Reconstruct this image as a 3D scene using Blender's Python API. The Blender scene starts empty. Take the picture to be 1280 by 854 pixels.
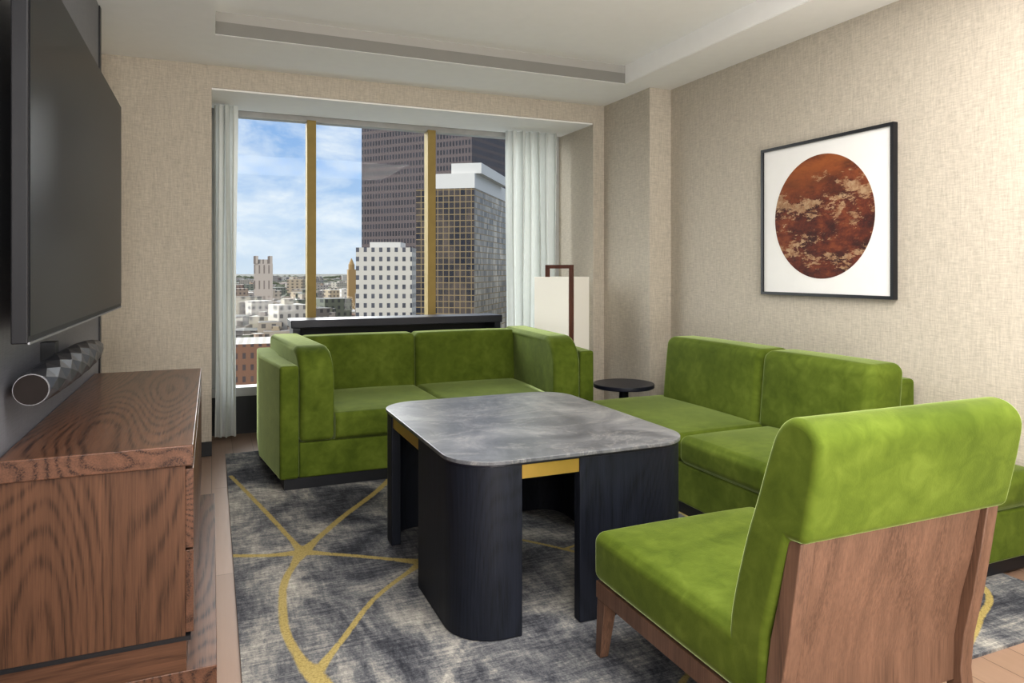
import bpy, bmesh, math, random
from mathutils import Vector, Matrix
random.seed(7)
D=bpy.data
scene=bpy.context.scene
COL=scene.collection

# ------------------------------------------------------------ node helpers
class NB:
    def __init__(s,name):
        s.m=D.materials.new(name); s.m.use_nodes=True
        s.t=s.m.node_tree; s.n=s.t.nodes; s.l=s.t.links
        s.b=s.n['Principled BSDF']; s.out=s.n['Material Output']
        s._tc=None
    def tc(s,o='Object'):
        if not s._tc: s._tc=s.n.new('ShaderNodeTexCoord')
        return s._tc.outputs[o]
    def setin(s,sock,v):
        if hasattr(v,'is_linked') or isinstance(v,bpy.types.NodeSocket): s.l.new(v,sock)
        elif isinstance(v,(tuple,list)) and len(v)==3 and sock.type=='RGBA': sock.default_value=(*v,1)
        else: sock.default_value=v
    def mp(s,scale=(1,1,1),loc=(0,0,0),rot=(0,0,0),src=None):
        n=s.n.new('ShaderNodeMapping'); n.inputs['Scale'].default_value=scale
        n.inputs['Location'].default_value=loc; n.inputs['Rotation'].default_value=rot
        s.l.new(src or s.tc(),n.inputs['Vector']); return n.outputs[0]
    def noise(s,vec,scale=5,detail=3,rough=.5,dist=0):
        n=s.n.new('ShaderNodeTexNoise'); s.l.new(vec,n.inputs['Vector'])
        n.inputs['Scale'].default_value=scale;n.inputs['Detail'].default_value=detail
        n.inputs['Roughness'].default_value=rough;n.inputs['Distortion'].default_value=dist
        return n.outputs[0]
    def math(s,op,a,b=0.0,c=None,clamp=False):
        n=s.n.new('ShaderNodeMath'); n.operation=op; n.use_clamp=clamp
        s.setin(n.inputs[0],a); s.setin(n.inputs[1],b)
        if c is not None: s.setin(n.inputs[2],c)
        return n.outputs[0]
    def ramp(s,f,stops,interp='LINEAR'):
        n=s.n.new('ShaderNodeValToRGB'); n.color_ramp.interpolation=interp
        e=n.color_ramp.elements
        while len(e)<len(stops): e.new(.5)
        for i,(p,c) in enumerate(stops):
            e[i].position=p
            e[i].color=(*c,1) if isinstance(c,(tuple,list)) else (c,c,c,1)
        s.l.new(f,n.inputs[0]); return n.outputs[0]
    def mix(s,f,a,b,mode='MIX'):
        n=s.n.new('ShaderNodeMix'); n.data_type='RGBA'; n.blend_type=mode
        s.setin(n.inputs[0],f); s.setin(n.inputs[6],a); s.setin(n.inputs[7],b)
        return n.outputs[2]
    def bump(s,h,strength=.2,dist=.01):
        n=s.n.new('ShaderNodeBump'); n.inputs['Strength'].default_value=strength
        n.inputs['Distance'].default_value=dist; s.l.new(h,n.inputs['Height'])
        s.l.new(n.outputs[0],s.b.inputs['Normal'])
    def set(s,**k):
        mp={'col':'Base Color','rough':'Roughness','metal':'Metallic','sheen':'Sheen Weight','sheenr':'Sheen Roughness',
            'sheent':'Sheen Tint','spec':'Specular IOR Level','coat':'Coat Weight','emit':'Emission Color','emits':'Emission Strength'}
        for a,v in k.items(): s.setin(s.b.inputs[mp[a]],v)
        return s.m

def plain(name,col,rough=.5,metal=0,var=.06,**k):
    b=NB(name); n=b.noise(b.mp(),12,3)
    lo=tuple(c*(1-var) for c in col); hi=tuple(min(1,c*(1+var)) for c in col)
    return b.set(col=b.ramp(n,[(.3,lo),(.7,hi)]),rough=rough,metal=metal,**k)

def velvet(name):
    b=NB(name)
    n=b.noise(b.mp(),3.0,3,.55,.6)
    n2=b.noise(b.mp((1,1,1),(3,1,2)),16,4,.6,.6)
    s=b.math('ADD',b.math('MULTIPLY',n,.6),b.math('MULTIPLY',n2,.4))
    col=b.ramp(s,[(.36,(.058,.084,.009)),(.52,(.088,.120,.015)),(.68,(.128,.166,.026))])
    b.bump(b.noise(b.mp(),220,2),.15,.003)
    return b.set(col=col,rough=.8,sheen=.85,sheenr=.27,sheent=(.66,.78,.38),spec=.1)

def wood(name,dark,light,axis='Z',scale=1.0,rings=80,rough=.35,ringamt=.5,coat=0,bump=.15,spec=.5):
    b=NB(name)
    ai='XYZ'.index(axis)
    s1=[2.4*scale]*3; s1[ai]=.42*scale
    f=b.noise(b.mp(tuple(s1),(1.3,.7,2.1)),1.0,1,.35,.12)
    wob=[30*scale]*3; wob[ai]=5*scale
    wn=b.noise(b.mp(tuple(wob)),1,2,.6)
    r=b.math('SINE',b.math('ADD',b.math('MULTIPLY',f,rings*3.0),b.math('MULTIPLY',wn,3.0)))
    r=b.math('MULTIPLY_ADD',r,.5,.5)
    r=b.math('POWER',r,2.2)
    s2=[210*scale]*3; s2[ai]=7*scale
    fib=b.noise(b.mp(tuple(s2)),1.0,3,.65)
    s3=[26*scale]*3; s3[ai]=1.2*scale
    fib2=b.noise(b.mp(tuple(s3)),1.0,3,.6)
    fm=b.ramp(fib,[(.40,0.0),(.62,1.0)])
    dk=b.math('MULTIPLY',r,b.math('MULTIPLY_ADD',fm,.65,.35))
    dk=b.math('MULTIPLY',dk,ringamt)
    dk=b.math('ADD',dk,b.math('MULTIPLY',fm,.28))
    base=b.ramp(fib2,[(.3,tuple(l*.7 for l in light)),(.7,light)])
    col=b.mix(dk,base,dark)
    b.bump(fib,bump,.002)
    return b.set(col=col,rough=rough,coat=coat,spec=spec)

def wallpaper(name,base,var=.085):
    b=NB(name)
    a=b.noise(b.mp((150,150,16)),1,3,.7)
    c=b.noise(b.mp((16,16,170)),1,3,.7)
    g=b.noise(b.mp(),1.2,3)
    v=b.math('ADD',b.math('MULTIPLY',a,.5),b.math('MULTIPLY',c,.5))
    lo=tuple(x*(1-var*2.6) for x in base); hi=tuple(min(1,x*(1+var*1.6)) for x in base)
    col=b.ramp(v,[(.36,lo),(.64,hi)])
    col=b.mix(b.math('MULTIPLY',g,.12),col,tuple(x*.85 for x in base))
    b.bump(v,.3,.003)
    return b.set(col=col,rough=.85,spec=.2)

def marble(name):
    b=NB(name)
    v=b.mp((1,1.0,1),(0.3,0.1,0),(0,0,.5))
    n=b.noise(v,2.6,10,.68,1.0)
    col=b.ramp(n,[(.3,(.045,.05,.058)),(.45,(.085,.09,.10)),(.58,(.145,.15,.16)),(.72,(.26,.26,.26))])
    n2=b.noise(b.mp((1,1.7,1),(2,5,0),(0,0,-.6)),1.7,9,.68,.8)
    vein=b.math('ABSOLUTE',b.math('SUBTRACT',n2,.5))
    vm=b.ramp(vein,[(0,1.0),(.007,.3),(.03,0.0)])
    col=b.mix(b.math('MULTIPLY',vm,.42),col,(.38,.37,.35))
    n3=b.noise(b.mp((1,1,1),(7,3,0)),2.2,9,.68,.9)
    v3=b.ramp(b.math('ABSOLUTE',b.math('SUBTRACT',n3,.52)),[(0,1.0),(.012,0.0)])
    col=b.mix(b.math('MULTIPLY',v3,.4),col,(.03,.03,.035))
    return b.set(col=col,rough=.3,spec=.5)

def facade(name,frame,glassA,glassB,w,h,fx,fz,rough=.3,metal=0.,roof=(.5,.5,.48),bigamt=.65,biglo=.42,siderefl=None):
    b=NB(name)
    sep=b.n.new('ShaderNodeSeparateXYZ'); b.l.new(b.tc('Object'),sep.inputs[0])
    sn=b.n.new('ShaderNodeSeparateXYZ'); b.l.new(b.tc('Normal'),sn.inputs[0])
    side=b.math('GREATER_THAN',b.math('ABSOLUTE',sn.outputs[0]),.5)
    up=b.math('GREATER_THAN',sn.outputs[2],.5)
    hx=b.math('ADD',b.math('MULTIPLY',sep.outputs[0],b.math('SUBTRACT',1.0,side)),b.math('MULTIPLY',b.math('ADD',sep.outputs[1],.3),side))
    cu=b.math('DIVIDE',hx,w); cz=b.math('DIVIDE',sep.outputs[2],h)
    fu=b.math('FRACT',b.math('ADD',cu,100)); fz_=b.math('FRACT',b.math('ADD',cz,100))
    m=b.math('MULTIPLY',b.math('LESS_THAN',fu,fx),b.math('LESS_THAN',fz_,fz))
    cv=b.n.new('ShaderNodeCombineXYZ'); b.l.new(b.math('FLOOR',cu),cv.inputs[0]); b.l.new(b.math('FLOOR',cz),cv.inputs[1]); b.l.new(side,cv.inputs[2])
    wn=b.n.new('ShaderNodeTexWhiteNoise'); b.l.new(cv.outputs[0],wn.inputs['Vector'])
    big=b.noise(b.mp((.10,.10,.07)),1,4,.6,1.2)
    vv=b.math('ADD',b.math('MULTIPLY',wn.outputs[0],1-bigamt),b.math('MULTIPLY',b.ramp(big,[(biglo,0.0),(biglo+.14,1.0)]),bigamt))  # pane tones varied in colour to stand for reflections
    B=glassB
    if siderefl: B=b.mix(side,glassB,siderefl)  # brighter side panes, a reflection put into the colour
    gl=b.mix(vv,glassA,B)
    col=b.mix(m,frame,gl)
    col=b.mix(up,col,roof)
    r=b.math('SUBTRACT',.8,b.math('MULTIPLY',m,.8-rough))
    return b.set(col=col,rough=r,metal=metal)

# ------------------------------------------------------------ mesh helpers
def empty(name,loc=(0,0,0),parent=None):
    o=D.objects.new(name,None); o.location=loc; o.empty_display_size=.1; COL.objects.link(o); o.parent=parent; return o
def mk(name,verts,faces,mat=None,parent=None,smooth=False,bev=0,seg=3):
    me=D.meshes.new(name); me.from_pydata([tuple(v) for v in verts],[],faces)
    bm=bmesh.new(); bm.from_mesh(me); bmesh.ops.recalc_face_normals(bm,faces=bm.faces); bm.to_mesh(me); bm.free()
    o=D.objects.new(name,me); COL.objects.link(o)
    if mat: me.materials.append(mat)
    if parent: o.parent=parent
    if bev:
        m=o.modifiers.new('bevel','BEVEL'); m.width=bev; m.segments=seg; m.limit_method='ANGLE'; m.angle_limit=math.radians(35); m.harden_normals=True
        smooth=True
    if smooth:
        for p in me.polygons: p.use_smooth=True
    return o
def box(name,x0,x1,y0,y1,z0,z1,mat,parent=None,bev=0,seg=3):
    v=[(x,y,z) for z in (z0,z1) for y in (y0,y1) for x in (x0,x1)]
    f=[(0,2,3,1),(4,5,7,6),(0,1,5,4),(2,6,7,3),(0,4,6,2),(1,3,7,5)]
    return mk(name,v,f,mat,parent,bev=bev,seg=seg)
def prism(name,poly,axis,a,b,mat,parent=None,bev=0,seg=3,smooth=False):
    """poly: 2d points; axis 'Z': (x,y) ; 'X': (y,z) ; 'Y': (x,z)"""
    def P(p,t):
        return {'Z':(p[0],p[1],t),'X':(t,p[0],p[1]),'Y':(p[0],t,p[1])}[axis]
    n=len(poly)
    v=[P(p,a) for p in poly]+[P(p,b) for p in poly]
    f=[tuple(range(n)),tuple(range(2*n-1,n-1,-1))]+[(i,(i+1)%n,n+(i+1)%n,n+i) for i in range(n)]
    return mk(name,v,f,mat,parent,bev=bev,seg=seg,smooth=smooth)
def rrect(x0,x1,y0,y1,r,seg=10):
    pts=[]
    for cx,cy,a0 in ((x1-r,y0+r,-90),(x1-r,y1-r,0),(x0+r,y1-r,90),(x0+r,y0+r,180)):
        for i in range(seg+1):
            a=math.radians(a0+90*i/seg); pts.append((cx+r*math.cos(a),cy+r*math.sin(a)))
    return pts
def cushion(name,x0,x1,y0,y1,z0,z1,r,mat,parent,puff=(0,0,0),fn=None,n=10):
    h=[(x1-x0)/2,(y1-y0)/2,(z1-z0)/2]; c=[(x1+x0)/2,(y1+y0)/2,(z1+z0)/2]
    r=min(r,min(h)*.98)
    def coords(H):
        k=[H-r+r*math.tan(math.radians(a)) for a in (45,36,27,18,9,0)]
        inner=[-(H-r)+2*(H-r)*i/n for i in range(1,n)]
        return [-q for q in k]+inner+k[::-1]
    cs=[coords(q) for q in h]
    bm=bmesh.new(); cache={}
    def vert(p):
        key=tuple(round(q,5) for q in p)
        if key in cache: return cache[key]
        inn=[max(-(h[i]-r),min(h[i]-r,p[i])) for i in range(3)]
        d=[p[i]-inn[i] for i in range(3)]; L=math.sqrt(sum(q*q for q in d)) or 1
        q=[inn[i]+d[i]/L*r for i in range(3)]
        t=[p[i]/h[i] for i in range(3)]
        w=[1-abs(u)**2.2 for u in t]
        for i in range(3):
            o_=[j for j in range(3) if j!=i]
            q[i]+=puff[i]*t[i]*max(0,w[o_[0]])**.6*max(0,w[o_[1]])**.6
        pt=[c[i]+q[i] for i in range(3)]
        if fn: pt=fn(*pt)
        cache[key]=bm.verts.new(pt); return cache[key]
    for ax in range(3):
        b_,d_=[j for j in range(3) if j!=ax]
        for sgn in (-1,1):
            A=cs[b_];B=cs[d_]
            for i in range(len(A)-1):
                for j in range(len(B)-1):
                    qs=[]
                    for (a,b2) in ((A[i],B[j]),(A[i+1],B[j]),(A[i+1],B[j+1]),(A[i],B[j+1])):
                        p=[0,0,0];p[ax]=sgn*h[ax];p[b_]=a;p[d_]=b2; qs.append(vert(p))
                    if len(set(qs))==4:
                        try: bm.faces.new(qs)
                        except ValueError: pass
    bmesh.ops.recalc_face_normals(bm,faces=bm.faces)
    me=D.meshes.new(name); bm.to_mesh(me); bm.free()
    for p in me.polygons: p.use_smooth=True
    me.materials.append(mat)
    o=D.objects.new(name,me); COL.objects.link(o); o.parent=parent
    return o
def spline(pts,k=6,closed=True):
    out=[];n=len(pts)
    for i in range(n if closed else n-1):
        p0,p1,p2,p3=(pts[(i-1)%n],pts[i],pts[(i+1)%n],pts[(i+2)%n])
        if not closed:
            p0=pts[max(i-1,0)];p3=pts[min(i+2,n-1)]
        for j in range(k):
            t=j/k
            out.append(tuple(.5*((2*b)+(-a+c)*t+(2*a-5*b+4*c-d)*t*t+(-a+3*b-3*c+d)*t**3) for a,b,c,d in zip(p0,p1,p2,p3)))
    if not closed: out.append(pts[-1])
    return out
def cyl(name,x,y,z0,z1,r,mat,parent=None,seg=48,bev=0,r2=None):
    r2=r if r2 is None else r2
    v=[(x+r*math.cos(2*math.pi*i/seg),y+r*math.sin(2*math.pi*i/seg),z0) for i in range(seg)]
    v+=[(x+r2*math.cos(2*math.pi*i/seg),y+r2*math.sin(2*math.pi*i/seg),z1) for i in range(seg)]
    f=[tuple(range(seg)),tuple(range(2*seg-1,seg-1,-1))]+[(i,(i+1)%seg,seg+(i+1)%seg,seg+i) for i in range(seg)]
    return mk(name,v,f,mat,parent,bev=bev,seg=2,smooth=False)

# ------------------------------------------------------------ materials
M_wall=wallpaper('wall_linen',(.53,.48,.405))
M_ceil=plain('ceiling_paint',(.87,.865,.845),.9,var=.01)
M_velvet=velvet('green_velvet')
M_walnut_top=wood('walnut_y',(.026,.011,.007),(.165,.080,.048),'Y',1.0,80,.34,.85,coat=.08)
M_walnut_z=wood('walnut_z',(.028,.013,.007),(.135,.066,.037),'Z',1.0,70,.45,.6,spec=.35)
M_walnut_h=wood('walnut_x',(.030,.014,.008),(.135,.066,.038),'X',1.0,60,.45,.4,spec=.35)
M_chairwood=wood('chair_wood',(.055,.028,.017),(.180,.100,.064),'Z',1.2,22,.42,.4)
M_ebony=wood('ebony_oak',(.002,.003,.005),(.012,.015,.025),'Z',1.2,70,.5,.5,bump=.3,spec=.3)
M_black=plain('black_lacquer',(.010,.011,.014),.4)
M_navy=plain('navy_lacquer',(.011,.012,.023),.35)
M_gold=plain('brushed_brass',(.66,.43,.13),.33,.85)
M_brassm=plain('gold_mullion',(.34,.25,.09),.6,.0,spec=.2)
M_marble=marble('grey_marble')
M_screen=plain('screen_glass',(.007,.007,.008),.3,var=.0,spec=.15)
M_plastic=plain('black_plastic',(.012,.012,.014),.45,spec=.3)
M_silver=plain('silver_edge',(.35,.35,.37),.35,.9)
M_frame=plain('grey_alu',(.42,.42,.41),.5)
M_white=plain('white_mat',(.80,.79,.77),.8,var=.01)

def panelmat():
    b=NB('panel_blue_grey')
    v=b.math('ADD',b.math('MULTIPLY',b.noise(b.mp((300,300,14)),1,2),.5),b.math('MULTIPLY',b.noise(b.mp((20,20,300)),1,2),.5))
    b.bump(v,.2,.002)
    return b.set(col=b.ramp(v,[(.3,(.10,.103,.118)),(.7,(.16,.165,.185))]),rough=.38,spec=.7)
M_panel=panelmat()

def floormat():
    b=NB('oak_floor')
    br=b.n.new('ShaderNodeTexBrick'); b.l.new(b.mp((1,1,1),(0,0,0),(0,0,math.radians(90))),br.inputs['Vector'])
    br.inputs['Scale'].default_value=1; br.inputs['Brick Width'].default_value=1.3; br.inputs['Row Height'].default_value=.14
    br.inputs['Mortar Size'].default_value=.002; br.inputs['Color1'].default_value=(.26,.170,.120,1); br.inputs['Color2'].default_value=(.34,.23,.168,1)
    br.inputs['Mortar'].default_value=(.10,.065,.045,1)
    g=b.noise(b.mp((45,2.5,1)),1,4,.6,.3)
    col=b.mix(b.math('MULTIPLY',g,.5),br.outputs[0],(.20,.125,.085))
    return b.set(col=col,rough=.42)
M_floor=floormat()

def curtainmat():
    b=NB('curtain_linen')
    n=b.noise(b.mp((200,200,20)),1,2)
    b.set(col=b.ramp(n,[(.3,(.68,.70,.68)),(.7,(.76,.78,.76))]),rough=.9)
    tr=b.n.new('ShaderNodeBsdfTranslucent'); tr.inputs[0].default_value=(.76,.79,.77,1)
    mx=b.n.new('ShaderNodeMixShader'); mx.inputs[0].default_value=.30
    b.l.new(b.b.outputs[0],mx.inputs[1]); b.l.new(tr.outputs[0],mx.inputs[2]); b.l.new(mx.outputs[0],b.out.inputs[0])
    return b.m
M_curtain=curtainmat()
def glassmat():
    b=NB('window_glass')
    t=b.n.new('ShaderNodeBsdfTransparent'); t.inputs[0].default_value=(.97,.985,.98,1)
    g=b.n.new('ShaderNodeBsdfGlossy'); g.inputs['Roughness'].default_value=.0
    mx=b.n.new('ShaderNodeMixShader'); mx.inputs[0].default_value=.004
    b.l.new(t.outputs[0],mx.inputs[1]); b.l.new(g.outputs[0],mx.inputs[2]); b.l.new(mx.outputs[0],b.out.inputs[0])
    return b.m
M_glass=glassmat()
def shademat():
    b=NB('lamp_shade_paper')
    return b.set(col=(.82,.80,.74),rough=.8,emit=(1,.93,.8),emits=.12)
M_shade=shademat()

# ------------------------------------------------------------ room shell
CE=2.74; WR=3.37; WB=5.37
box('floor',-1.0,3.6,-2.7,6.2,-.1,0,M_floor)
box('wall_left',-.86,-.72,-2.6,WB,0,2.95,M_wall)
box('wall_right',WR,3.5,-2.6,4.67,0,2.95,M_wall)
box('wall_right_pilaster',3.17,3.5,4.67,WB,0,2.95,M_wall)
wb=empty('wall_back')
box('wall_back_left',-.86,0,WB,6.15,0,2.95,M_wall,wb)
box('wall_back_right',3.06,3.5,WB,6.15,0,2.95,M_wall,wb)
box('wall_back_header',0,3.06,WB,6.15,2.585,2.95,M_wall,wb)
box('recess_soffit',0,3.06,WB+.012,6.0,2.572,2.585,M_ceil,wb)
box('wall_rear',-.86,3.5,-2.7,-2.6,0,2.95,M_wall)
ce=empty('ceiling')
TX0,TX1,TY0,TY1=.02,2.94,-1.2,4.66
box('ceiling_border_left',-.86,TX0,-2.6,WB,CE,2.98,M_ceil,ce)
box('ceiling_border_right',TX1,3.5,-2.6,WB,CE,2.98,M_ceil,ce)
box('ceiling_border_back',TX0,TX1,TY1,WB,CE,2.98,M_ceil,ce)
box('ceiling_border_rear',TX0,TX1,-2.6,TY0,CE,2.98,M_ceil,ce)
box('ceiling_tray',TX0,TX1,TY0,TY1,2.88,2.98,M_ceil,ce)
M_coveshade=plain('cove_shade_grey',(.25,.245,.225),.9,var=.01)  # grey paints the shade of a cove gap onto the riser
M_coveshade2=plain('cove_shade_pale',(.40,.39,.365),.9,var=.01)
box('tray_shade_back_lower',TX0,TX1,TY1-.006,TY1,CE+.003,2.82,M_coveshade,ce)  # painted shade, darker strip
box('tray_shade_back_upper',TX0,TX1,TY1-.004,TY1,2.82,2.88,M_coveshade2,ce)  # painted shade, paler strip
box('tray_liner_right',TX1-.006,TX1,TY0,TY1-.006,CE+.004,2.88,M_ceil,ce)
box('baseboard_back',-.72,0,WB-.015,WB,0,.1,M_black)
box('baseboard_right',WR-.015,WR,-2.6,4.655,0,.1,M_black)
box('baseboard_pilaster',3.155,3.17,4.655,WB,0,.1,M_black)

# window
w=empty('window_1')
box('sill_base',0,3.06,6.0,6.15,0,.30,M_black,w)
box('frame_bottom',0,3.06,5.98,6.12,.30,.37,M_frame,w,.004)
box('frame_top',0,3.06,6.03,6.12,2.53,2.585,M_frame,w,.004)
for i,x in enumerate((.76,1.79,2.80)):
    box('mullion_%d'%(i+1),x-.036,x+.036,6.0,6.12,.37,2.54,M_brassm,w,.004)
box('frame_left',0,.05,6.03,6.12,.37,2.54,M_frame,w)
box('frame_right',3.01,3.06,6.03,6.12,.37,2.54,M_frame,w)
box('glass_pane',.04,3.02,6.085,6.091,.36,2.55,M_glass,w)

# curtains
def curtain(name,x0,x1,yc,z0,z1,folds,amp):
    N=folds*14; H=12; v=[];f=[]
    for j in range(H+1):
        t=j/H; z=z0+(z1-z0)*t
        for i in range(N+1):
            s=i/N; ph=s*folds*2*math.pi
            a=amp*(.75+.25*math.sin(3.1*s*folds+2))*(1.0-.15*t)
            x=x0+(x1-x0)*s+.012*math.sin(2*ph+t*1.3)+.006*math.sin(5*t+s*9)
            y=yc+a*math.sin(ph+.25*math.sin(4*t+s*5))
            v.append((x,y,z))
    for j in range(H):
        for i in range(N):
            a=j*(N+1)+i; f.append((a,a+1,a+N+2,a+N+1))
    return mk(name,v,f,M_curtain,None,smooth=True)
curtain('curtain',.02,.17,5.80,.03,2.56,3,.045)
curtain('curtain',2.44,2.93,5.84,.03,2.56,6,.065)

# left feature panel with black trim
pn=empty('tv_wall_panel')
PX=-.565
box('panel_field',-.72,PX,-2.6,4.40,0,CE,M_panel,pn)
box('panel_trim_far',-.72,PX+.006,4.40,4.45,0,CE,M_black,pn)

# ------------------------------------------------------------ television
tv=empty('television')
box('tv_body',-.485,-.446,2.21,4.28,1.105,2.175,M_plastic,tv,.004)
box('tv_screen',-.4462,-.4435,2.225,4.27,1.125,2.168,M_screen,tv)
box('tv_edge',-.447,-.442,2.212,4.278,1.103,1.109,M_silver,tv)
box('tv_mount',PX,-.485,2.9,3.6,1.4,1.9,M_plastic,tv)

# soundbar (faceted)
sb=empty('soundbar')
NS,NA=13,8; vs=[];fs=[]
for i in range(NS+1):
    s=i/NS; y=2.50+s*1.26
    r=.060*(1-.45*abs(2*s-1)**3) if s>0.5 else .060*(1-.17*abs(2*s-1)**3)
    for k in range(NA):
        a=2*math.pi*(k+.5*(i%2))/NA
        vs.append((-.495+r*1.02*math.cos(a),y,.944+r*math.sin(a)))
for i in range(NS):
    for k in range(NA):
        a=i*NA+k;b_=i*NA+(k+1)%NA;c=(i+1)*NA+k;d=(i+1)*NA+(k+1)%NA
        if i%2==0: fs+= [(a,b_,c),(b_,d,c)]
        else: fs+= [(a,d,c),(a,b_,d)]
M_sb=plain('soundbar_fabric',(.015,.016,.021),.32)
mk('soundbar_body',vs+[(-.495,3.77,.944)],fs+[(NS*NA+k,NS*NA+(k+1)%NA,len(vs)) for k in range(NA)]+[tuple(range(NA))],M_sb,sb)
cap=[(-.495+.047*math.cos(2*math.pi*k/32),.944+.047*math.sin(2*math.pi*k/32)) for k in range(32)]
prism('soundbar_end_ring',[(x,z) for x,z in cap],'Y',2.490,2.502,M_silver,sb)
cap2=[(-.495+.0445*math.cos(2*math.pi*k/32),.944+.0445*math.sin(2*math.pi*k/32)) for k in range(32)]
prism('soundbar_end_grille',cap2,'Y',2.486,2.4905,plain('grille',(.022,.018,.017),.8,spec=.1),sb)
box('soundbar_bracket',PX,-.52,2.98,3.05,.93,1.04,M_black,sb)

# ------------------------------------------------------------ console
cs=empty('tv_console')
box('top_slab',PX+.002,-.052,2.394,4.25,.695,.76,M_walnut_top,cs,.004)
box('carcass',PX+.002,-.075,2.402,4.24,.165,.695,M_walnut_z,cs)
box('black_reveal',PX+.002,-.060,2.398,4.245,.155,.168,M_black,cs)
box('lower_body',PX+.002,-.072,2.402,4.24,.06,.155,M_walnut_h,cs)
box('plinth',PX+.002,.015,2.40,4.25,0,.06,M_walnut_top,cs,.003)
for i in range(3):
    y0=2.408+i*.612
    box('drawer_front_%d'%(i+1),-.075,-.052,y0,y0+.604,.175,.43,M_walnut_top,cs,.002)
    box('drawer_front_%d'%(i+4),-.075,-.052,y0,y0+.604,.437,.683,M_walnut_top,cs,.002)

# ------------------------------------------------------------ rug
def rug():
    x0,x1,y0,y1=.088,3.10,1.56,5.34
    lines=[([(.382,3.34),(.62,3.72),(.954,4.20),(1.3,4.9)],.018),([(.382,3.34),(.26,4.0),(.11,4.75)],.013),
      ([(.382,3.34),(.24,3.36),(.09,3.42)],.017),([(.382,3.34),(.6,3.2),(.86,3.02),(1.05,2.95)],.015),
      ([(.382,3.34),(.28,3.06),(.245,2.75),(.25,2.55),(.30,2.31),(.42,2.0),(.55,1.56)],.016),
      ([(.30,2.31),(.43,2.51),(.6,2.77),(.86,3.02)],.012),([(.86,3.02),(1.2,3.2),(1.5,2.9),(1.62,2.6),(1.6,2.0)],.011),
      ([(1.2,3.2),(1.4,4.0),(1.3,4.9)],.011),([(1.5,2.9),(2.3,3.1),(3.0,3.0)],.011),
      ([(2.2,1.56),(2.36,1.60),(2.62,1.72),(2.88,1.87),(3.1,2.3)],.013),([(2.05,1.56),(2.2,2.2),(2.3,3.1)],.011),([(.55,1.9),(1.1,1.7),(1.6,2.0)],.011)]
    segs=[]
    for pts,wd in lines:
        sp=spline(pts,6,False)
        L=len(sp)-1
        segs+=[(sp[i],sp[i+1],wd) for i in range(L)]
    nodes=[((.382,3.34),.042),((.86,3.02),.022),((.30,2.31),.028)]
    st=.010; nx=int((x1-x0)/st); ny=int((y1-y0)/st)
    import numpy as np
    gx,gy=np.meshgrid(np.linspace(x0,x1,nx+1),np.linspace(y0,y1,ny+1))
    val=np.zeros_like(gx)
    for (a,b_,wd) in segs:
        dx,dy=b_[0]-a[0],b_[1]-a[1]; L=dx*dx+dy*dy+1e-9
        t=np.clip(((gx-a[0])*dx+(gy-a[1])*dy)/L,0,1)
        d=np.hypot(gx-a[0]-t*dx,gy-a[1]-t*dy)
        dn=np.minimum.reduce([np.hypot(gx-p[0],gy-p[1]) for p,_ in nodes])
        wl=wd*(1+1.1*np.exp(-(dn/.09)**2))
        val=np.maximum(val,np.clip(1.5-d/wl,0,1))
    verts=np.stack([gx.ravel(),gy.ravel(),np.full(gx.size,.010)],1)
    idx=np.arange(gx.size).reshape(gx.shape)
    faces=np.stack([idx[:-1,:-1].ravel(),idx[:-1,1:].ravel(),idx[1:,1:].ravel(),idx[1:,:-1].ravel()],1)
    me=D.meshes.new('area_rug')
    vl=verts.tolist(); n0=len(vl)
    fl=[tuple(q) for q in faces.tolist()]
    c=[(x0,y0,0.0),(x1,y0,0.0),(x1,y1,0.0),(x0,y1,0.0)]
    t=[int(idx[0,0]),int(idx[0,-1]),int(idx[-1,-1]),int(idx[-1,0])]
    me.from_pydata([tuple(q) for q in vl]+c,[],fl+[(t[0],n0,n0+1,t[1]),(t[1],n0+1,n0+2,t[2]),(t[2],n0+2,n0+3,t[3]),(t[3],n0+3,n0,t[0])])
    at=me.attributes.new('vein','FLOAT','POINT')
    at.data.foreach_set('value',np.concatenate([val.ravel(),np.zeros(4)]).astype('f'))
    o=D.objects.new('area_rug',me); COL.objects.link(o)
    b=NB('rug_wool')
    big=b.noise(b.mp((1.0,.8,1)),2.4,6,.65,1.0)
    stk=b.noise(b.mp((7,60,1),(0,0,0),(0,0,.12)),1,5,.8,.3)
    stk2=b.noise(b.mp((42,8,1),(0,0,0),(0,0,.1)),1,4,.75,.3)
    fine=b.noise(b.mp((1,1,1)),110,3,.85)
    v=b.math('ADD',b.math('MULTIPLY',big,1.35),b.math('MULTIPLY',stk,.65))
    v=b.math('ADD',v,b.math('MULTIPLY',stk2,.40))
    v=b.math('ADD',v,b.math('MULTIPLY',fine,.40))
    v=b.math('MULTIPLY',v,.357)
    col=b.ramp(v,[(.395,(.028,.030,.037)),(.45,(.068,.070,.080)),(.50,(.145,.147,.153)),(.545,(.27,.26,.24)),(.61,(.46,.44,.39))])
    an=b.n.new('ShaderNodeAttribute'); an.attribute_name='vein'
    vm=b.math('MULTIPLY',an.outputs['Fac'],b.ramp(stk2,[(.28,.5),(.5,1.0)]))
    vm=b.ramp(vm,[(.3,0.0),(.7,.9)])
    col=b.mix(vm,col,b.ramp(fine,[(.3,(.25,.19,.06)),(.7,(.45,.36,.14))]))
    b.bump(fine,.4,.004)
    me.materials.append(b.set(col=col,rough=.95,spec=.1))
rug()
RZ=.011

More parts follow.
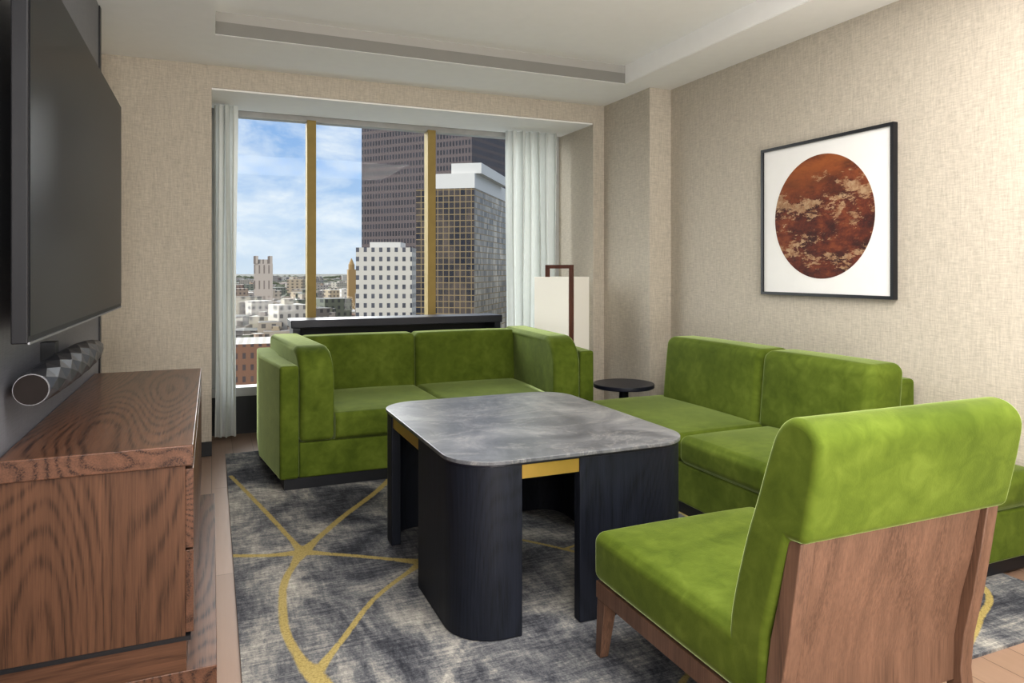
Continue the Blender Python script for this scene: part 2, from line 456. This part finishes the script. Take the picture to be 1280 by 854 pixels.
# ------------------------------------------------------------ loveseat
ls=empty('loveseat')
CX=1.407
def mir(poly): return [(2*CX-x,y) for x,y in poly][::-1]
arm=[(.364,4.286),(.473,4.286),(.415,4.9),(.415,5.42),(.30,5.42),(.285,4.9)]
prism('arm_left',arm,'Z',.075,.74,M_velvet,ls,.018)
prism('arm_right',mir(arm),'Z',.075,.74,M_velvet,ls,.018)
base=[(.474,4.30),(2*CX-.474,4.30),(2*CX-.416,5.40),(.416,5.40)]
prism('seat_base',base,'Z',.075,.285,M_velvet,ls,.012)
prism('back_frame',[(.416,5.33),(2*CX-.416,5.33),(2*CX-.416,5.42),(.416,5.42)],'Z',.285,.74,M_velvet,ls,.015)
pl=[(.39,4.31),(2*CX-.39,4.31),(2*CX-.34,5.38),(.34,5.38)]
prism('plinth',pl,'Z',RZ,.075,M_black,ls)
def pad(name,side):
    prof=[(4.275,.285)]
    R=.21
    for i in range(11):
        a=math.radians(180-90*i/10); prof.append((4.275+R+R*math.cos(a),.84-R+R*math.sin(a)))
    for i in range(5):
        a=math.radians(90-90*i/4); prof.append((5.40-.05+.05*math.cos(a),.84-.05+.05*math.sin(a)))
    prof.append((5.40,.285))
    o=prism(name,prof,'X',.475,.678,M_velvet,ls,.035,4)
    for v in o.data.vertices:
        v.co.x-= .085*max(0,min(1,(v.co.y-4.275)/.9))
        if side: v.co.x=2*CX-v.co.x
    if side:
        o.data.flip_normals()
pad('side_pad_left',0); pad('side_pad_right',1)
def tilt(y0,z0,k):
    return lambda x,y,z:(x,y+(z-z0)*k,z)
cushion('seat_cushion_1',.60,CX,4.275,5.22,.285,.445,.035,M_velvet,ls,(0,0.006,.012),fn=lambda x,y,z:(max(x,.680-.09*(y-4.275)) ,y,z))
cushion('seat_cushion_2',CX,2*CX-.60,4.275,5.22,.285,.445,.035,M_velvet,ls,(0,.006,.012),fn=lambda x,y,z:(min(x,2*CX-.680+.09*(y-4.275)),y,z))
cushion('back_cushion_1',.585,CX,5.14,5.34,.40,.83,.04,M_velvet,ls,(0,.012,.004),fn=tilt(5.14,.83,.06))
cushion('back_cushion_2',CX,2*CX-.585,5.14,5.34,.40,.83,.04,M_velvet,ls,(0,.012,.004),fn=tilt(5.14,.83,.06))

# ------------------------------------------------------------ right sofa
so=empty('sectional_sofa')
box('seat_base',2.275,3.33,1.91,4.12,.075,.285,M_velvet,so,.015)
box('plinth',2.30,3.30,1.94,4.09,RZ,.075,M_black,so)
cushion('seat_cushion_1',2.26,3.10,3.07,4.13,.285,.43,.04,M_velvet,so,(.006,.004,.016))
cushion('seat_cushion_2',2.26,3.10,2.42,3.07,.285,.43,.04,M_velvet,so,(.006,.004,.016))
cushion('seat_cushion_3',2.26,3.34,1.90,2.42,.285,.43,.05,M_velvet,so,(.006,.004,.016))
box('back_frame',3.09,3.335,2.52,4.12,.285,.742,M_velvet,so,.02)
cushion('back_cushion_1',2.88,3.12,3.13,4.05,.40,.845,.05,M_velvet,so,(.016,.006,.006),fn=lambda x,y,z:(x+(z-.84)*.10,y,z))
cushion('back_cushion_2',2.88,3.12,2.40,3.13,.40,.845,.05,M_velvet,so,(.016,.006,.006),fn=lambda x,y,z:(x+(z-.84)*.10,y,z))

# ------------------------------------------------------------ coffee table (pinwheel legs)
ct=empty('marble_table')
tx0,tx1,ty0,ty1=.765,1.765,2.26,3.49
r=.17; th=.045
def wrap(outer_r,x0,x1,y0,y1,lenx,leny,th):
    """L panel around the min-min corner"""
    o=[(x0+lenx,y0)]
    for i in range(13):
        a=math.radians(270-90*i/12); o.append((x0+outer_r+outer_r*math.cos(a),y0+outer_r+outer_r*math.sin(a)))
    o.append((x0,y0+leny)); o.append((x0+th,y0+leny))
    ri=outer_r-th
    for i in range(13):
        a=math.radians(180+90*i/12); o.append((x0+outer_r+ri*math.cos(a),y0+outer_r+ri*math.sin(a)))
    o.append((x0+lenx,y0+th))
    return o
i_=.008
lx0,lx1,ly0,ly1=tx0+i_,tx1-i_,ty0+i_,ty1-i_
L1=wrap(r,lx0,lx1,ly0,ly1,.235,.52,th)
def rotq(poly,k):
    out=[]
    for x,y in poly:
        a,b_=x-lx0,y-ly0
        if k==1: out.append((lx1-b_,ly0+a))
        if k==2: out.append((lx1-a,ly1-b_))
        if k==3: out.append((lx0+b_,ly1-a))
    return out
ZT=.615
prism('leg_panel_1',L1,'Z',RZ,ZT,M_ebony,ct,.004,2)
prism('leg_panel_2',rotq(L1,1),'Z',RZ,ZT,M_ebony,ct,.004,2)
prism('leg_panel_3',rotq(L1,2),'Z',RZ,ZT,M_ebony,ct,.004,2)
prism('leg_panel_4',rotq(L1,3),'Z',RZ,ZT,M_ebony,ct,.004,2)
prism('brass_apron',rrect(lx0+.006,lx1-.006,ly0+.006,ly1-.006,r),'Z',.563,.612,M_gold,ct)
prism('under_top',rrect(lx0,lx1,ly0,ly1,r),'Z',.6152,.622,M_navy,ct)
prism('stone_top',rrect(tx0,tx1,ty0,ty1,r+.01,14),'Z',.622,.637,M_marble,ct,.003,2)

# ------------------------------------------------------------ bar table behind loveseat
bt=empty('console_table')
box('table_top',.545,2.25,5.48,5.76,.865,.925,M_navy,bt,.006)
box('end_panel_1',.56,.61,5.49,5.75,.0,.865,M_navy,bt)
box('end_panel_2',2.185,2.235,5.49,5.75,.0,.865,M_navy,bt)
box('back_rail',.61,2.185,5.70,5.73,.70,.865,M_navy,bt)

# ------------------------------------------------------------ side table
st=empty('side_table')
cyl('tabletop',2.775,4.42,.445,.475,.222,M_navy,st,64,.006)
cyl('stem',2.775,4.42,.035,.445,.035,M_navy,st,24)
cyl('foot',2.775,4.42,RZ,.035,.15,M_navy,st,48,.005)

# ------------------------------------------------------------ floor lamp
fl=empty('floor_lamp',(2.75,5.36,0)); fl.rotation_euler=(0,0,math.radians(31))
hw=.17
M_lampwood=wood('lamp_wood',(.05,.016,.010),(.15,.055,.035),'Z',1.2,20,.4,.3)
box('shade',-hw,hw,-hw,hw,.60,1.245,M_shade,fl,.004)
box('shade_base',-hw-.004,hw+.004,-hw-.004,hw+.004,.57,.60,M_lampwood,fl)
box('frame_upright_1',-hw-.002,-hw+.028,-hw-.032,-hw-.004,.02,1.345,M_lampwood,fl)
box('frame_upright_2',-hw-.002,-hw+.028,.03,.058,1.245,1.345,M_lampwood,fl)
box('frame_top_bar',-hw-.002,-hw+.028,-hw-.004,.058,1.315,1.345,M_lampwood,fl)
box('stem',-.02,.02,-.02,.02,.03,.57,M_lampwood,fl)
box('foot',-.15,.15,-.15,.15,.002,.03,M_lampwood,fl)

# ------------------------------------------------------------ slipper chair
ch=empty('slipper_chair')
cx0,cx1=1.18,1.86
back=[(1.395,.30),(1.393,.45),(1.345,.64),(1.30,.77),(1.262,.88),(1.235,.94),(1.195,.972),(1.145,.968),(1.112,.93),(1.118,.86),(1.138,.76),(1.152,.70)]
inner=[(1.20,.697),(1.27,.45),(1.28,.30)]
bp=spline(back[:11],5,False)+[(1.152,.70)]+inner
prism('back_upholstery',bp,'X',cx0-.004,cx1+.004,M_velvet,ch,.022,4)
cushion('seat_cushion',cx0-.002,cx1+.002,1.30,2.075,.262,.425,.035,M_velvet,ch,(.004,.006,.014))
stile=[(1.205,.70),(1.235,.56),(1.262,.45),(1.28,.33),(1.285,.25),(1.27,.12),(1.235,RZ),(1.185,RZ),(1.225,.12),(1.238,.25),(1.230,.34),(1.205,.46),(1.186,.58),(1.168,.70)]
prism('stile_left',stile,'X',cx0+.006,cx0+.05,M_chairwood,ch,.004,2)
prism('stile_right',stile,'X',cx1-.05,cx1-.006,M_chairwood,ch,.004,2)
pan=[(1.205,.70),(1.235,.56),(1.262,.45),(1.28,.33),(1.285,.215),(1.258,.215),(1.255,.33),(1.236,.45),(1.209,.56),(1.184,.70)]
prism('back_panel',pan,'X',cx0+.05,cx1-.05,M_chairwood,ch,.002,2)
box('seat_rail_left',cx0+.004,cx0+.04,1.24,2.06,.205,.262,M_chairwood,ch,.003)
box('seat_rail_right',cx1-.04,cx1-.004,1.24,2.06,.205,.262,M_chairwood,ch,.003)
box('seat_rail_front',cx0+.04,cx1-.04,2.02,2.06,.205,.262,M_chairwood,ch,.003)
def leg(name,x,y,s=1):
    a,b_=.05,.032
    v=[]
    for z,h,oy in ((RZ,b_,.012),(.205,a,0)):
        v+=[(x,y-h+oy,z),(x+s*h,y-h+oy,z),(x+s*h,y+oy,z),(x,y+oy,z)]
    mk(name,v,[(0,1,2,3),(4,5,6,7),(0,1,5,4),(1,2,6,5),(2,3,7,6),(3,0,4,7)],M_chairwood,ch,bev=.003,seg=2)
leg('leg_front_left',cx0+.006,2.055,1); leg('leg_front_right',cx1-.006,2.055,-1)

# ------------------------------------------------------------ artwork
aw=empty('framed_artwork')
ay0,ay1,az0,az1=2.65,3.632,1.143,2.092
fx=WR-.035
box('frame_top',fx,WR,ay0,ay1,az1-.018,az1,M_black,aw)
box('frame_bottom',fx,WR,ay0,ay1,az0,az0+.018,M_black,aw)
box('frame_near',fx,WR,ay0,ay0+.018,az0+.018,az1-.018,M_black,aw)
box('frame_far',fx,WR,ay1-.018,ay1,az0+.018,az1-.018,M_black,aw)
box('mat_board',WR-.022,WR-.001,ay0+.018,ay1-.018,az0+.018,az1-.018,M_white,aw)
def artmat():
    b=NB('art_print')
    sep=b.n.new('ShaderNodeSeparateXYZ'); b.l.new(b.tc(),sep.inputs[0])
    z=sep.outputs[2]
    col=b.ramp(b.noise(b.mp((1,.8,1.6),(5,2,1)),6,9,.72,.2),[(.32,(.022,.005,.005)),(.44,(.06,.011,.007)),(.53,(.13,.026,.010)),(.62,(.22,.055,.018)),(.72,(.10,.024,.012))])
    top=b.math('MULTIPLY_ADD',z,4.0,-6.75,clamp=True)
    tn=b.ramp(b.noise(b.mp((1,.7,2),(1,8,2)),4,8,.7,.2),[(.35,.15),(.6,1.0)])
    col=b.mix(b.math('MULTIPLY',b.math('MULTIPLY',top,tn),.85),col,(.34,.10,.022))
    n=b.noise(b.mp((1,.75,1.8),(0,.4,0)),5.0,12,.76,.1)
    bands=b.ramp(b.math('MULTIPLY_ADD',z,1.333,-1.66,clamp=True),[(0,.0),(.20,.07),(.33,.03),(.45,.06),(.62,.095),(.74,.0),(1,.0)])
    nn=b.math('ADD',n,bands)
    cream=b.ramp(nn,[(.578,0.0),(.593,1.0)])
    col=b.mix(b.math('MULTIPLY',cream,.85),col,b.ramp(b.noise(b.mp(),24,5,.7),[(.35,(.26,.12,.055)),(.62,(.50,.34,.20))]))
    return b.set(col=col,rough=.7)
M_art=artmat()
prism('print_disc',[(3.143+.372*math.cos(2*math.pi*k/96),1.622+.372*math.sin(2*math.pi*k/96)) for k in range(96)],'X',WR-.0235,WR-.0222,M_art,aw)

# ------------------------------------------------------------ city outside
GZ=-45
city=empty('city_district')
foot=[]
def tower(name,ox,oy,rot,w_,d_,z0,z1,mat,parent=None):
    o=box(name,0,w_,0,d_,0,z1-z0,mat,parent)
    o.location=(ox,oy,z0); a=math.radians(rot); o.rotation_euler=(0,0,a)
    cx=ox+math.cos(a)*w_/2-math.sin(a)*d_/2; cy=oy+math.sin(a)*w_/2+math.cos(a)*d_/2
    foot.append((cx,cy,math.hypot(w_,d_)/2)); return o
M_dark=facade('tower_dark',(.125,.100,.098),(.014,.013,.019),(.045,.042,.052),1.7,3.7,.60,.62,.4,bigamt=.4)
M_gold_f=facade('tower_mirror',(.28,.205,.11),(.012,.013,.022),(.12,.09,.07),1.5,1.6,.86,.86,.3,roof=(.5,.5,.48),bigamt=.5,biglo=.5,siderefl=(.60,.50,.38))
M_gold_s=facade('tower_white_f',(.56,.53,.48),(.05,.055,.07),(.12,.12,.14),2.75,3.3,.42,.5,.4,roof=(.35,.33,.30))
M_conc=plain('white_concrete',(.58,.56,.53),.8)
tower('office_tower',68.3,349.8,-50,63,60,GZ,95,M_dark)
gt=empty('mirror_tower')
t=tower('glass_body',48.9,178.3,-35,15.7,40,GZ,22.4,M_gold_f,gt)
tower('parapet',51.0,176.8,-35,13.2,38,22.4,26.2,M_conc,gt)
tower('penthouse',57.0,173.6,-35,8,30,26.2,28.9,M_conc,gt)
ht=empty('hotel_building')
tower('main_block',47.1,251.7,-23.1,19.9,22,GZ,9.4,M_gold_s,ht)
tower('roof_block',52.1,252,-23.1,11,12,9.4,11.4,M_conc,ht)
M_church=facade('church_stone',(.48,.42,.37),(.20,.17,.15),(.26,.22,.20),3.2,11,.3,.55,.8)
cu=empty('church_tower',parent=city)
tower('shaft',27.4,529,-5,12.5,12,GZ,6,M_church,cu)
for i in range(2):
    for j in range(2):
        tower('pinnacle_%d'%(i*2+j+1),27.6+i*9.6,528.6+j*9,-5,2.6,2.6,6,11.5,M_church,cu)
tower('crown',30,530,-5,7.5,8,6,9,M_church,cu)
cq=empty('cathedral_spire',parent=city)
M_ochre=plain('ochre_stone',(.30,.20,.09),.8)
tower('spire_shaft',107,606,0,6.4,6,GZ,2,M_ochre,cq)
cyl('spire_drum',110.2,609,2,6,2.6,M_ochre,cq,8)
cyl('spire_cap',110.2,609,6,11.5,2.6,M_ochre,cq,8,r2=.3)
M_brick=facade('brick_block',(.26,.14,.09),(.08,.06,.06),(.16,.11,.10),2.6,4.0,.4,.5,.6,roof=(.25,.23,.20))
tower('brick_building',4.5,258,-4,19,26,GZ,-24.0,M_brick,city)
tower('tan_building_1',-16,266,-4,18,26,GZ,-20.0,facade('tan_block',(.45,.38,.30),(.10,.09,.09),(.2,.18,.16),2.4,3.8,.4,.5,.6,roof=(.3,.28,.25)),city)
tower('tan_building_2',25,262,-12,17,30,GZ,-27.0,facade('tan_block2',(.40,.30,.22),(.10,.09,.09),(.2,.18,.16),2.4,3.8,.4,.5,.6,roof=(.32,.29,.25)),city)
vs=[];fs=[];cols=[]
pal=[(.42,.38,.31),(.55,.51,.45),(.34,.26,.20),(.24,.15,.11),(.38,.33,.27),(.20,.18,.16),(.42,.34,.24),(.16,.17,.13),(.33,.29,.26)]
roofp=[(.19,.17,.15),(.34,.32,.29),(.10,.09,.08),(.15,.12,.095),(.075,.07,.06)]
def addb(x,y,w_,d_,h,a,c,rc):
    b0=len(vs); ca,sa=math.cos(a),math.sin(a)
    for z in (GZ,GZ+h):
        for (px,py) in ((0,0),(w_,0),(w_,d_),(0,d_)):
            vs.append((x+px*ca-py*sa,y+px*sa+py*ca,z))
    fs.extend([(b0,b0+1,b0+5,b0+4),(b0+1,b0+2,b0+6,b0+5),(b0+2,b0+3,b0+7,b0+6),(b0+3,b0,b0+4,b0+7),(b0+4,b0+5,b0+6,b0+7)])
    cols.extend([c,c,c,c,rc])
for i in range(2600):
    y=285*math.exp(random.random()**.9*2.35)
    x=random.uniform(-.12,.62)*y
    big=random.random()<.12
    s=(11+y*.008)*random.uniform(.6,1.5)
    h=random.uniform(7,17)+(random.uniform(4,18) if big else 0)
    if any(math.hypot(x-fx_,y-fy_)<fr+s*1.25 for fx_,fy_,fr in foot): continue
    haze_mix=min(.4,(y-285)/4200)  # distance haze, mixed into the block colours below
    c=tuple(q*(1-haze_mix)+k*haze_mix for q,k in zip(random.choice(pal),(.20,.21,.22)))
    rc=tuple(q*(1-haze_mix)+k*haze_mix for q,k in zip(random.choice(roofp),(.13,.135,.14)))
    a_=random.choice((-.4,-.1,.25)); d2=s*random.uniform(.5,1.3)
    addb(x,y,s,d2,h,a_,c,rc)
    # rooftop plant rooms / penthouses
    if random.random()<.45 and y<1300:
        ox=.3*s*math.cos(a_)-.3*d2*math.sin(a_); oy=.3*s*math.sin(a_)+.3*d2*math.cos(a_)
        addb(x+ox,y+oy,s*.3,d2*.35,h+random.uniform(1.5,3.5),a_,random.choice(pal),rc)
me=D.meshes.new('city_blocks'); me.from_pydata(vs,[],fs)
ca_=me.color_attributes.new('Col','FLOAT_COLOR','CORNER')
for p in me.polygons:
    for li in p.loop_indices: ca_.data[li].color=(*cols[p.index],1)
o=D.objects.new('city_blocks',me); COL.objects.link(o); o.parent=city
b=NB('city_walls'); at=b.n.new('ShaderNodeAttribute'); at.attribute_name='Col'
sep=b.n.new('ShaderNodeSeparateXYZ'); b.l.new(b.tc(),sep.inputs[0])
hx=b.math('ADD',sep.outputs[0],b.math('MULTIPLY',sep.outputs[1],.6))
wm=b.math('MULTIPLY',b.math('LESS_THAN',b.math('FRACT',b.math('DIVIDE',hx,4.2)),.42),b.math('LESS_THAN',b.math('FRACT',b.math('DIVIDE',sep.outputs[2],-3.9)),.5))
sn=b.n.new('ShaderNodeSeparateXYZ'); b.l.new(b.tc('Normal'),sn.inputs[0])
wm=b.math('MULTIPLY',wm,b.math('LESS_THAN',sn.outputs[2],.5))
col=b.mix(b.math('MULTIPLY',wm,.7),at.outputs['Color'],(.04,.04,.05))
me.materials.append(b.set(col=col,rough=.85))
b=NB('city_ground'); n=b.noise(b.mp((.01,.01,.01)),1,6,.7)
gm=b.set(col=b.ramp(n,[(.35,(.045,.052,.030)),(.5,(.085,.08,.065)),(.65,(.14,.13,.11))]),rough=.95)
mk('city_ground',[(-3000,60,GZ),(6000,60,GZ),(6000,9000,GZ),(-3000,9000,GZ)],[(0,1,2,3)],gm,city)
tb=[];tf=[]
for i in range(1500):
    y=random.uniform(450,4400); x=random.uniform(-.1,.5)*y; s=random.uniform(8,24)
    if any(math.hypot(x-fx_,y-fy_)<fr+s*1.6 for fx_,fy_,fr in foot): continue
    b0=len(tb); hh=random.uniform(10,18)
    for kx,ky,kz in ((-1,-1,0),(1,-1,0),(1,1,0),(-1,1,0),(-.6,-.6,.8),(.6,-.6,.8),(.6,.6,.8),(-.6,.6,.8),(0,0,1.1)):
        tb.append((x+kx*s,y+ky*s,GZ+kz*hh))
    tf+=[(b0+a,b0+(a+1)%4,b0+4+(a+1)%4,b0+4+a) for a in range(4)]+[(b0+4+a,b0+4+(a+1)%4,b0+8) for a in range(4)]
mk('city_trees',tb,tf,plain('tree_leaves',(.055,.062,.035),.95,var=.3),city)

# ------------------------------------------------------------ world
wld=D.worlds.new('sky'); scene.world=wld; wld.use_nodes=True
nt=wld.node_tree; N=nt.nodes; Lk=nt.links; bg=N['Background']
tcn=N.new('ShaderNodeTexCoord'); sp=N.new('ShaderNodeSeparateXYZ'); Lk.new(tcn.outputs['Generated'],sp.inputs[0])
gr=N.new('ShaderNodeValToRGB'); Lk.new(sp.outputs[2],gr.inputs[0])
e=gr.color_ramp.elements
e[0].position=0;e[0].color=(.66,.75,.86,1)
e[1].position=.07;e[1].color=(.46,.62,.84,1)
q=e.new(.16);q.color=(.32,.50,.80,1)
q=e.new(.27);q.color=(.27,.45,.78,1)
q=e.new(.42);q.color=(1.0,1.1,1.3,1)
q=e.new(1.0);q.color=(1.2,1.3,1.5,1)
mpn=N.new('ShaderNodeMapping'); mpn.inputs['Scale'].default_value=(3.0,3.0,7); mpn.inputs['Location'].default_value=(1.7,.6,.1)
Lk.new(tcn.outputs['Generated'],mpn.inputs[0])
nz=N.new('ShaderNodeTexNoise'); nz.inputs['Scale'].default_value=2.4; nz.inputs['Detail'].default_value=9; nz.inputs['Roughness'].default_value=.6; nz.inputs['Distortion'].default_value=.2
Lk.new(mpn.outputs[0],nz.inputs['Vector'])
cr=N.new('ShaderNodeValToRGB'); Lk.new(nz.outputs[0],cr.inputs[0]); cr.color_ramp.elements[0].position=.42; cr.color_ramp.elements[1].position=.66
cr.color_ramp.elements[1].color=(.9,.9,.9,1)
mx=N.new('ShaderNodeMix'); mx.data_type='RGBA'; Lk.new(cr.outputs[0],mx.inputs[0]); Lk.new(gr.outputs[0],mx.inputs[6]); mx.inputs[7].default_value=(.88,.91,.95,1)
lt=N.new('ShaderNodeMix'); lt.data_type='RGBA'; lt.blend_type='LIGHTEN'; lt.inputs[0].default_value=1
Lk.new(mx.outputs[2],lt.inputs[6]); Lk.new(gr.outputs[0],lt.inputs[7])
Lk.new(lt.outputs[2],bg.inputs[0]); bg.inputs[1].default_value=1.0

# ------------------------------------------------------------ lights
def sun(name,d,en,ang,col):
    s=D.lights.new(name,'SUN'); s.energy=en; s.angle=ang; s.color=col
    o=D.objects.new(name,s); COL.objects.link(o)
    o.rotation_euler=Vector(d).to_track_quat('-Z','Y').to_euler()
sun('sun',(.62,.55,-.62),2.2,.01,(1,.93,.83))
sun('window_fill_sun',(.45,-.85,-.34),8.5,math.radians(80),(1,.99,.97))  # second sun, added to strengthen soft daylight through the window
def area(name,loc,rot,sx,sy,p,col=(1,.975,.95)):
    l=D.lights.new(name,'AREA'); l.shape='RECTANGLE'; l.size=sx; l.size_y=sy; l.energy=p; l.color=col
    o=D.objects.new(name,l); o.location=loc; o.rotation_euler=rot; COL.objects.link(o); return o
area('ceiling_fill',(1.5,1.0,2.86),(0,0,0),2.4,2.0,125)  # unseen fill added overhead to brighten the room
area('rear_up_fill',(1.4,-1.0,.5),(math.radians(155),0,0),2.2,1.4,150)  # upward fill added out of view to brighten the ceiling
area('left_fill',(-.35,-.8,1.95),Vector((3.3,5.8,-.5)).to_track_quat('-Z','Y').to_euler(),.9,1.0,62)  # fill added behind the camera for surfaces facing left

# ------------------------------------------------------------ camera
cam=D.cameras.new('camera'); co=D.objects.new('camera',cam); COL.objects.link(co); scene.camera=co
cam.sensor_width=36; cam.lens=36*880/1280; cam.shift_y=-89/1280
cam.clip_start=.05; cam.clip_end=20000
co.location=(0,0,1.3); co.rotation_euler=(math.radians(90),0,-math.radians(23.1))
scene.view_settings.view_transform='Standard'
scene.view_settings.gamma=.88
scene.view_settings.exposure=.16
